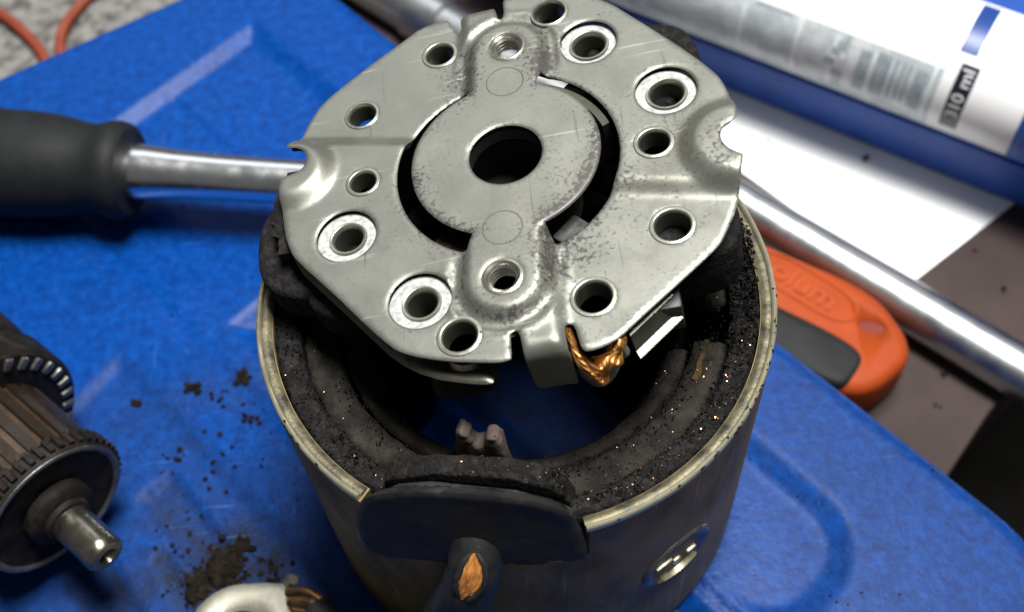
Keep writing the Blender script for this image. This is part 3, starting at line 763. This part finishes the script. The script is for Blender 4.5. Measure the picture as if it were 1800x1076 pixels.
pl = sheet('steel_plate', outline, [circle(x, y, r+.25, 30) for x, y, r, _ in SM]+[circle(x, y, r, 40) for x, y, r, _ in BG]+[circle(x, y, r+.25, 30) for x, y, r in TH]+[circle(.1,.2,5.45,48)]+CRES,
           .62, plate_map, 1.2, M['plate'], bp, edge=.7, attr=plate_dirt)
def hgt(x, y): return float(plate_h(np.array([[x, y]]), np.array([9.]))[0])
for x, y, r, ro in SM:
    z = hgt(x, y)
    rv = lathe('rivet', [(r+.45,-1.0),(ro+.12,-.05),(ro+.12,.05),(ro-.02,.16),(ro-.22,.10),(ro-.3,.13),(r+.25,.15),(r+.05,-.02),(r-.02,-.5)], M['rivet'], bp, 40, Matrix.Translation((x, y, z)), angle=60)
    lathe('rivet_bore', [(r-.02,-.5),(r-.10,-1.2),(r-.14,-3.4),(r+.3,-3.4)], M['bore'], rv, 36, Matrix.Translation((x, y, z)), angle=60)  # bore steel darkened in colour for the shade inside the rivet
for x, y, r, ri in BG:
    z = hgt(x, y)
    wa = lathe('washer', [(ri-.1,-1.45),(ri+.1,-1.12),(r-.25,-1.02),(r+.2,-1.1),(r+.2,-1.9),(ri-.1,-1.9)], M['washer'], bp, 44, Matrix.Translation((x, y, z)), close=True)
    rv = lathe('rivet', [(ri+.16,-1.02),(ri+.02,-.72),(ri-.25,-.70),(ri-.45,-.95),(ri-.6,-1.5)], M['rivet'], bp, 40, Matrix.Translation((x, y, z)), angle=60)
    lathe('rivet_bore', [(ri-.6,-1.5),(ri-.72,-2.6),(ri-.75,-7.5),(ri-.3,-7.5)], M['bore'], rv, 40, Matrix.Translation((x, y, z)), angle=60)  # same darkened steel paints the shade down the bore
for x, y, r in TH:
    z = hgt(x, y)
    prof = [(r+1.05,-.05),(r+.85,.22),(r+.5,.30),(r+.15,.05)]
    zz = -.1
    while zz > -2.7:
        prof += [(r+.10,zz),(r-.24,zz-.28),(r-.24,zz-.36)]; zz -= .66
    prof += [(r+.3,zz),(r+.9,zz)]
    lathe('threaded_bush', prof, M['thread'], bp, 44, Matrix.Translation((x, y, z)), angle=25)
for x, y in ((1.2,14.3),(-1.4,-13.0)):
    z = hgt(x, y)
    lathe('punch_ring', [(2.76,z+.012),(2.95,z+.014),(2.95,z-.2),(2.76,z-.2)], M['bore'], bp, 44, Matrix.Translation((x, y, 0)), close=True)
# second, lower plate peeping out along the near left edge
low = chaikin([(-34.6,-4),(-33.4,-9.5),(-29,-15.2),(-22.4,-23.8),(-18.8,-28.6),(-14.3,-32.0),(-9,-34.0),(-5.6,-34.8),(-5.3,-33.5),(-9,-31),(-12,-28),(-16,-24),(-24,-12),(-28,-5)], 1)
sheet('lower_plate', low, [circle(x, y, r+1.0, 24) for x, y, r, _ in SM[:1]]+[circle(x, y, 3.4, 24) for x, y, r, _ in BG[2:]], 1.2, lambda Q, d: np.column_stack([Q, -3.4-.3*(1-ss(0,.6,d))**2]), 1.3, M['bore'], bp, edge=.9)
# bearing cup under the centre hole
lathe('bearing_cup', [(5.7,.2),(5.72,-2),(9.5,-2.4),(9.5,-12),(8,-13),(.01,-13),(.01,-12),(8,-11.5),(8.6,-10),(8.6,-3),(5.9,-2.6)], M['bakelite'], bp, 40)
# flange of the inner ring showing in the far right slot
lathe('inner_ring', [(15.2,-1.6),(16.3,-1.4),(16.5,-4.5),(15.2,-4.5)], M['bore'], bp, 40, a0=R_(16), a1=R_(66), close=True)
# brush holders under the plate
def holder(x, y, a, mt, size=(11,8,9), z=-3.0, name='brush_holder'):
    mm = Matrix.Translation((x, y, z-size[2]/2)) @ Matrix.Rotation(R_(a), 4, 'Z')
    return box(name, (0,0,0), size, mt, bp, .5, mm)
holder(-11.8,-13.4,48,M['paper'],(9,6,9),-3.2)
holder(9.6,-14.6,-48,M['steel_dark'],(9,5,9),-2.9)
holder(13,14,45,M['bakelite'],(12,9,10),-5)
holder(-13,14,-45,M['bakelite'],(12,9,10),-5.5)
# black insulating pads that stand on the motor
def pad(cx, cy, r, z0, z1, sq=.8):
    P = [(cx+r*math.copysign(abs(math.cos(a))**sq, math.cos(a)), cy+r*math.copysign(abs(math.sin(a))**sq, math.sin(a))) for a in np.linspace(0, 2*math.pi, 28, endpoint=False)]
    return prism('insulating_pad', P, z0, z1, M['dust'], bp, 1.0, seg=3)
pad(-30.2,-3.2,10.4,-12.0,-5.2)
pad(-25.5,-10.5,7.5,-12.0,-5.6)
pad(24.2,-13.0,7.2,-15,-5.0)
pad(22,17,9,-16,-4.0)
# torn gasket edge at the left
tp = []
for k in range(26):
    v = 7.8-k*.62; tp.append((-34.4-.9-1.3*abs(noise.noise(Vector((k*.83, 2.2, 0))))-(.9 if 6 < k < 20 else 0)+max(0, .9*(k < 4)), v))
prism('gasket', tp+[(-30,-8),(-29.5,7.4)], -3.3, -1.7, M['dust'], bp, 0)
# round brush spring drum hanging below the near left edge
dm = frame_of((-10.6,-28.6,-9.6), (0,-.8,-.6), (1,0,0))
lathe('spring_drum', [(.01,3.0),(3.8,2.9),(4.6,2.3),(4.8,0),(4.6,-2.5),(.01,-2.6)], M['armature_dark'], bp, 36, dm)
# braided copper pigtail
V, F = [], []
for s in range(48):
    ph = s*.9; lane = (s % 8-3.5)*.30; row = (s//8-2.5)*.34
    base = catmull([(5.4,-28.5,-3.4),(6.2,-32.2,-4.6),(8.2,-34.2,-6.2),(10.4,-33.4,-5.0),(12.2,-31.8,-3.8),(12.8,-28,-3.6)], 9)
    pts = [p+Vector((.3*math.cos(i*.6+ph), lane+.40*math.sin(i*.5+ph), row*1.3+.40*math.cos(i*.5+ph*1.7))) for i, p in enumerate(base)]
    v, f = tube_vf(pts, .20, 5); b = len(V); V += v; F += [tuple(b+i for i in q) for q in f]
mesh_obj('brush_pigtail', V, F, M['copper'], bp, angle=60)
v, f = tube_vf(catmull([(6.2,-31.6,-7.8),(8.2,-33.6,-9.0),(10.2,-32.2,-8.2),(11,-28,-8)], 8), 1.3, 10)
mesh_obj('crimp_sleeve', v, f, M['steel_dark'], bp, angle=60)
# folded steel bracket of the near right brush holder
bmk = bmesh.new()
def quadstrip(P, wdir, thick):
    n = len(P); wd = Vector(wdir)
    A = [bmk.verts.new(p) for p in P]; B = [bmk.verts.new(Vector(p)+wd) for p in P]
    for i in range(n-1): bmk.faces.new((A[i], A[i+1], B[i+1], B[i]))
quadstrip([(12.6,-25.4,-3.4),(12.9,-28.2,-3.6),(13.5,-30.6,-4.6),(13.9,-31.6,-7.2),(14.3,-32.6,-7.6)], (6.6,5.0,0.3), .8)
bmesh.ops.solidify(bmk, geom=bmk.faces[:], thickness=.9)
bmesh.ops.bevel(bmk, geom=[e for e in bmk.edges if e.calc_face_angle(0) > .9], offset=.2, segments=2, affect='EDGES')
bm_obj('holder_bracket', bmk, M['bore'], bp)
box('carbon_brush', (17.6,-24.4,-7.6), (7,6,6), M['bakelite'], bp, .5)
tube('spring_clip', catmull([(12.0,-31.2,-4.6),(12.6,-31.8,-6.4),(12.0,-31.4,-8.0)], 5), .5, M['steel'], bp, 8)

# ================================================================== RATCHET WRENCH (left)
wr = root('wrench', 'chrome wrench with a ribbed black rubber grip lying on the blue case', 'wrench', (-113, 80.6, 12.6))
wd = Vector((.9785,-.206,0)); wm = frame_of((0,0,0), wd, (0,0,1))
lathe('grip', [(.01,-60),(9,-60),(11.2,-57),(12.2,-48),(12.2,-30),(12.0,-10),(12.1,2),(12.0,10),(11.4,16),(10.5,20.5),(10.0,24),(10.3,26),(10.9,27.6),(11.0,29.5),(10.6,31.2),(9.6,32.2),(6,32.3),(.01,32.3)], M['grip'], wr, 56, wm)
for k in range(7):
    lathe('grip_rib', [(12.0,-26+k*4.2),(12.45,-25.4+k*4.2),(12.45,-24.4+k*4.2),(12.0,-23.8+k*4.2)], M['grip'], wr, 48, wm, close=True)
lathe('shaft', [(.01,32.0),(6.1,32.0),(6.35,33.4),(6.0,37),(5.5,43),(5.15,52),(5.0,62),(4.9,80),(4.9,96),(.01,96)], M['chrome'], wr, 48, wm)
lathe('ratchet_head', [(.01,-4),(9,-4),(11,-2),(11,5),(9,7),(.01,7)], M['chrome'], wr, 40, Matrix.Translation(wd*102))

# ================================================================== ARMATURE (lower left)
ax = Vector((.716,-.698,0))
am = frame_of((0,0,0), ax, (0,0,1))
ar = root('armature', 'grimy slotted motor armature lying on its side on the blue case', 'armature', (-86.2,-8.6,18.6))
RC = 14.6
lathe('shaft', [(.01,-60),(3.7,-60),(3.7,1.0),(3.7,12.0),(3.65,13.4),(3.1,14.2),(1.75,14.25),(1.6,13.9),(.9,12.6),(.01,12.2)], M['shaft'], ar, 40, am)
lathe('shaft_collar', [(3.75,-.6),(6.6,-.5),(6.6,1.4),(5.9,2.2),(4.6,2.6),(4.4,3.6),(3.75,3.8)], M['armature_dark'], ar, 44, am)
V, F = [], []
def gear(name, N_, r0, r1, z0, z1, mt, duty=.55, bev=.25, parent=ar):
    P = []
    for k in range(N_):
        a = 2*math.pi*k/N_; st = 2*math.pi/N_
        P += [((r0)*math.cos(a), r0*math.sin(a)), (r0*math.cos(a+st*(1-duty)*.9), r0*math.sin(a+st*(1-duty)*.9)),
              (r1*math.cos(a+st*(1-duty)), r1*math.sin(a+st*(1-duty))), (r1*math.cos(a+st*.97), r1*math.sin(a+st*.97))]
    return prism(name, P, z0, z1, mt, parent, 0, am)
lathe('end_flange', [(6.5,-3.6),(6.5,-.9),(9.5,-.5),(12.0,-.6),(13.0,-.2),(13.9,-.2),(14.1,-.7),(13.9,-3.6)], M['armature_dark'], ar, 56, am, close=True)
gear('flange_teeth', 46, RC-1.0, RC+.3, -3.9, -1.0, M['armature_dark'], .5)
lathe('flange_lip', [(12.6,-.35),(13.2,.05),(13.8,-.05),(13.9,-.6)], M['steel_dark'], ar, 56, am, close=True)
gear('lamination_core', 24, RC-2.4, RC-.9, -21.1, -4.1, M['core'], .62)
lathe('winding', [(12.9,-21.1),(12.9,-4.3)], M['winding'], ar, 56, am)
wring = lathe('winding_ring', [(8,-21.2),(15.0,-21.2),(19.6,-21.5),(20.4,-22.4),(20.4,-29),(19,-30),(8,-30)], M['armature_dark'], ar, 60, am, close=True)
for k in range(34):
    a = 2*math.pi*k/34
    mm = am @ Matrix.Rotation(a, 4, 'Z') @ Matrix.Translation((18.0,0,-21.4))
    box('conductor_end', (0,0,0), (2.6,1.5,1.3), M['steel_dark'], wring, .3, mm)
lathe('commutator', [(4,-30.2),(17.0,-30.2),(19.6,-33),(19.6,-34),(20.0,-36),(20.0,-52),(18,-53),(4,-53)], M['armature_dark'], ar, 56, am, close=True)

# ================================================================== CHROME BAR (behind)
P0 = Vector((66.6,75.3,-33.4)); bd = Vector((.7019,-.7123,0)).normalized()
cb = root('chrome_bar', 'long chrome steel bar lying across the brown table beyond the case', 'bar', tuple(P0))
bmx_ = frame_of((0,0,0), bd, (0,0,1))
lathe('shaft', [(.01,-190),(7.0,-190),(7.4,-188),(7.4,-100),(7.0,-90),(6.4,-70),(5.7,-30),(5.8,0),(6.2,40),(6.4,70),(6.45,120),(6.2,122),(.01,122)], M['chrome_dull'], cb, 48, bmx_)
lathe('collar', [(7.2,-124),(8.3,-123),(8.3,-112),(7.2,-111)], M['chrome_dull'], cb, 48, bmx_, close=True)

# ================================================================== ORANGE HANDLE
ho = root('hand_tool', 'orange plastic tool handle with black grip beside the chrome bar', 'handle', (88,41,-40))
hu = Vector((.70,-.714,0)).normalized(); hv = Vector((.714,.70,0)).normalized()
hm = Matrix((hu, hv, Vector((0,0,1)))).transposed().to_4x4()
hb = prism('handle_body', chaikin([(-62,-5.5),(-32,-2.4),(-21,-.4),(-11,1.1),(-4,.8),(1.5,-1.2),(7.1,-4.2),(10,-8.5),(10,-13),(8.5,-20),(5,-24.5),(0,-26),(-30,-25),(-62,-22)], 2), 1.0, 15.5, M['orange'], ho, 3.0, hm, 4)
prism('black_grip', chaikin([(-60,-18.5),(-35,-17.6),(-21,-16.2),(-10,-14.6),(-2,-14.2),(2.0,-15.5),(3.0,-19),(3.2,-27.4),(-30,-26.6),(-60,-23.4)], 2), 2.0, 16.2, M['grip'], ho, 1.6, hm, 3)
hole = chaikin([(-3.8,-6.0),(.2,-4.2),(2.0,-5.6),(1.2,-8.6),(-2.6,-9.8),(-4.2,-8.6)], 2)
cutter = prism('cutter', hole, 6.0, 20.0, M['orange'], None, 0, hm); cutter.matrix_world = ho.matrix_world
cutter.location = ho.location
md_ = hb.modifiers.new('hole', 'BOOLEAN'); md_.object = cutter; md_.operation = 'DIFFERENCE'; md_.solver = 'EXACT'
bpy.context.view_layer.update(); dg_ = bpy.context.evaluated_depsgraph_get(); dg_.update()
nm_ = bpy.data.meshes.new_from_object(hb.evaluated_get(dg_)); hb.modifiers.clear(); hb.data = nm_
bpy.data.objects.remove(cutter)
prism('hanging_hole', np.array(hole)*.985+np.array([-.02,-.1]), 6.1, 13.9, M['orange_dark'], ho, 0, hm)
def text_mesh(body, size, extrude):
    cu = bpy.data.curves.new('letters', 'FONT'); cu.body = body; cu.size = size; cu.extrude = extrude; cu.align_x = 'LEFT'; cu.resolution_u = 3
    to = bpy.data.objects.new('letters', cu); COL.objects.link(to)
    dg = bpy.context.evaluated_depsgraph_get(); dg.update()
    me = bpy.data.meshes.new_from_object(to.evaluated_get(dg))
    V = [tuple(v.co) for v in me.vertices]; F = [tuple(p.vertices) for p in me.polygons]
    bpy.data.objects.remove(to); bpy.data.curves.remove(cu); bpy.data.meshes.remove(me)
    return np.array(V), F
V, F = text_mesh('olum', 7.6, .35)
V[:,0] *= 1.12
mesh_obj('raised_letters', xf(V+np.array([-28,-10.2,15.6]), hm), F, M['orange_text'], ho, smooth=False)
ov = [(-19+13.5*math.copysign(abs(math.cos(a))**.6, math.cos(a)), -7.6+4.4*math.copysign(abs(math.sin(a))**.8, math.sin(a)), 15.55) for a in np.linspace(0, 2*math.pi, 49)]
tube('oval_outline', xf(ov, hm), .38, M['orange_text'], ho, 8)

# ================================================================== PAPER, BLUE BOX, CARTRIDGE
ps_ = prism('paper_sheet', [(98,55),(172,103),(119,190),(27,143)], -39.9, -39.55, M['paper_white'], None, 0)
tag(ps_, 'white sheet of paper lying on the brown table under the blue box', 'paper')
p2 = prism('paper_sheet', [(84,66.5),(92,58),(60,110),(46,138),(40,120)], -39.95, -39.92, M['paper_white'], None, 0)
bpy.data.objects.remove(p2)
bv = Vector((.803,-.596,0)); bn = Vector((.596,.803,0))
bxm = Matrix((bv, bn, Vector((0,0,1)))).transposed().to_4x4()
bxo = root('blue_box', 'long flat navy blue plastic box with a raised rim under the white cartridge', 'box', (123.1,92.7,-39.5))
prism('box_body', chaikin([(-150,-7.4),(60,-7.4),(60,70),(-150,70)], 0), 0, 13.2, M['tray'], bxo, 1.2, bxm, 3)
prism('box_rim', [(-151,-8.6),(61,-8.6),(61,71),(-151,71)], 13.2, 15.5, M['tray'], bxo, .7, bxm, 3)
RT = 16.0
ct = root('sealant_cartridge', 'white sealant cartridge with grey printed label lying on the blue box', 'cartridge', (123.1,92.7,-24+.02))
cm = frame_of((0,0,RT), bv, bn)                    # local x = away, y = up?, z = along
yv = cm.to_3x3() @ Vector((0,1,0)); ys = 1 if yv.z > 0 else -1
lathe('tube_body', [(.01,-150),(RT,-150),(RT,9.6),(RT-.1,9.8),(.01,9.8)], M['white_plastic'], ct, 96, cm)
lathe('blue_end', [(.01,9.9),(RT+.25,9.9),(RT+.25,46),(RT-1,47),(.01,47)], M['tray'], ct, 96, cm)
def band(name, s0, s1, a0, a1, mt, lift=.06, parent=ct, seg=None):
    """printed patch wrapped round the tube: s along the axis, angles in degrees above the far side"""
    seg = seg or max(2, int(abs(a1-a0)/4)); V, F = [], []
    for i in range(seg+1):
        a = R_(a0+(a1-a0)*i/seg)*ys
        for s in (s0, s1):
            V.append(cm @ Vector(((RT+lift)*math.cos(a), (RT+lift)*math.sin(a), s)))
    for i in range(seg): F.append((2*i, 2*i+2, 2*i+3, 2*i+1))
    return mesh_obj(name, V, F, mt, parent)
gl = band('grey_label', -140, -10.6, 142, 250, M['label_grey'])
for s0, s1, a0, a1, k in ((-62,-61,148,200,'p'),(-47.2,-46,142,200,'p'),(-37.6,-36,146,200,'p'),(-30.4,-27.6,150,192,'d'),(-26.2,-22.8,147,190,'d'),(-21.8,-21.0,148,188,'d'),(-19.9,-19.2,148,188,'d'),(-18.4,-17.7,148,188,'d'),(-16.4,-13.4,150,190,'d'),(-12.8,-12.0,142,205,'p'),
                          (-33.2,-30.9,154,200,'p'),(-22.4,-22.1,148,190,'p'),(-59,-49,143,146,'d'),(-27.2,-26.6,148,192,'p')):
    band('label_stripe', s0, s1, a0, a1, M['label_pale'] if k == 'p' else M['label_dark'], .09, gl)
# dark pictogram on the label
for s0, s1, a0, a1 in ((-36.4,-34.2,150,157),(-37.4,-35.4,157,163),(-36.2,-33.4,178,186),(-38.6,-36,168,174),(-34.8,-33.8,143,152)):
    band('label_mark', s0, s1, a0, a1, M['label_dark'], .12, gl)
band('label_spot', -35.0, -33.6, 160, 166, M['print_white'], .13, gl)
band('navy_square', -9.5, -5.2, 64, 124, M['label_navy'])
vb = band('volume_box', -7.6, -3.2, 132, 198, M['label_black'])
V, F = text_mesh('310 ml', 3.9, .02)
W_ = V[:,0].max()-V[:,0].min(); V[:,0] -= V[:,0].min()
T = []
for x, y, z in V:
    a = R_(182-x/W_*46)*ys                       # letters climb from the box up the near side
    T.append(cm @ Vector(((RT+.12+z)*math.cos(a), (RT+.12+z)*math.sin(a), -4.0-y*1.05)))
mesh_obj('volume_text', T, F, M['print_white'], vb, smooth=False)

# ================================================================== CORDS, SCRAPS, CRUMBS
for nm, lab, P in (('cord', 'thin red-brown cord nearer the blue case corner', [(-119,196,-41.4),(-124,189,-41),(-128,180,-40.6),(-129,172,-41),(-126,160,-41.4),(-124,150,-41.5)]),
                   ('cord', 'thin red-brown cord crossing the far left corner of the concrete', [(-170,204,-41.4),(-152,190,-40.8),(-143,181,-40.4),(-136,172,-41),(-130,160,-41.4),(-126,148,-41.5)])):
    tag(tube(nm, catmull(P, 8), 1.7, M['cord'], None, 12), lab, 'cord', 'cords on the concrete')
def crumbs():
    V, F = [], []
    def lump(p, r):
        bm = bmesh.new(); bmesh.ops.create_icosphere(bm, subdivisions=1 if r < 1 else 2, radius=r)
        sd = Vector((random.uniform(0,99), random.uniform(0,99), 0)); b = len(V)
        idx = {}
        for v in bm.verts:
            n = 1+.7*noise.noise(v.co/r*1.1+sd)
            idx[v.index] = len(V); V.append((p[0]+v.co.x*n, p[1]+v.co.y*n, p[2]+v.co.z*n*.8))
        for f in bm.faces: F.append(tuple(idx[v.index] for v in f.verts))
        bm.free()
    def lz(x, y): return float(lid_height(np.array([[x, y]]), np.array([50.]))[0,2])
    for (cx, cy, n, sp, r0, r1) in ((-61,-15.5,90,2.9,.3,1.5),(-62.5,-16.5,60,4.6,.2,.7),(-65.5,-18.5,40,2.6,.25,1.1),(-58,-12,40,2.2,.25,1.0),(-59,-18,30,3.4,.2,.7),(-68.5,24.5,10,1.2,.5,1.0),(-58.5,27.5,7,.9,.5,1.0),(-59,25,7,.9,.5,1.1),(-80.5,22.5,5,.6,.5,1.0),(-63,22,7,2,.3,.6),(-56,17,8,2.5,.3,.7),(-72,9,8,3,.3,.7),(-60,8,14,7,.25,.6),(-52,-16,18,4,.25,.7),(-70,-5,22,8,.2,.6),(-67,-17,14,5,.2,.5)):
        for _ in range(n):
            x, y = random.gauss(cx, sp*.6), random.gauss(cy, sp*.6); r = random.uniform(r0, r1)
            lump((x, y, lz(x, y)+r*.25), r)
    for _ in range(160):
        x, y = random.uniform(-100, 80), random.uniform(-35, 110); r = random.uniform(.12, .32)
        if math.hypot(x, y) > 41: lump((x, y, lz(x, y)+r*.2), r)
    for (x, y, z, r) in ((98,97,-39.2,.9),(104,101,-39.2,.5),(122,52,-39.7,.8),(130,40,-39.7,.6),(118,64,-39.7,.5),(101,30,-39.7,.7),(97,22,-39.7,.5),(140,60,-39.7,.9)):
        for _ in range(3): lump((x+random.uniform(-.6,.6), y+random.uniform(-.6,.6), z), r*random.uniform(.5,1))
    def powder(x, y, r):
        k = len(V); z = lz(x, y)
        for q in range(3):
            a = 2.1*q+random.uniform(0, 1); V.append((x+r*math.cos(a), y+r*math.sin(a), z+.01))
        V.append((x, y, z+r*.8)); F.extend([(k,k+1,k+3),(k+1,k+2,k+3),(k+2,k,k+3)])
    for (cx, cy, sx_, sy_, n) in ((-61,-15,5,4,1300),(-62,-8,12,14,700),(-50,-8,5,12,500),(-60,22,8,6,350),(-48,20,4,16,300),(-80,0,10,14,200)):
        for _ in range(n):
            x, y = random.gauss(cx, sx_), random.gauss(cy, sy_)
            if math.hypot(x, y) > 40.6: powder(x, y, random.choice([.07,.09,.12,.16,.22]))
    o = mesh_obj('black_crumbs', V, F, M['crumb'], None, smooth=False); o['kind'] = 'stuff'; o['label'] = 'black carbon crumbs scattered over the blue case'
crumbs()
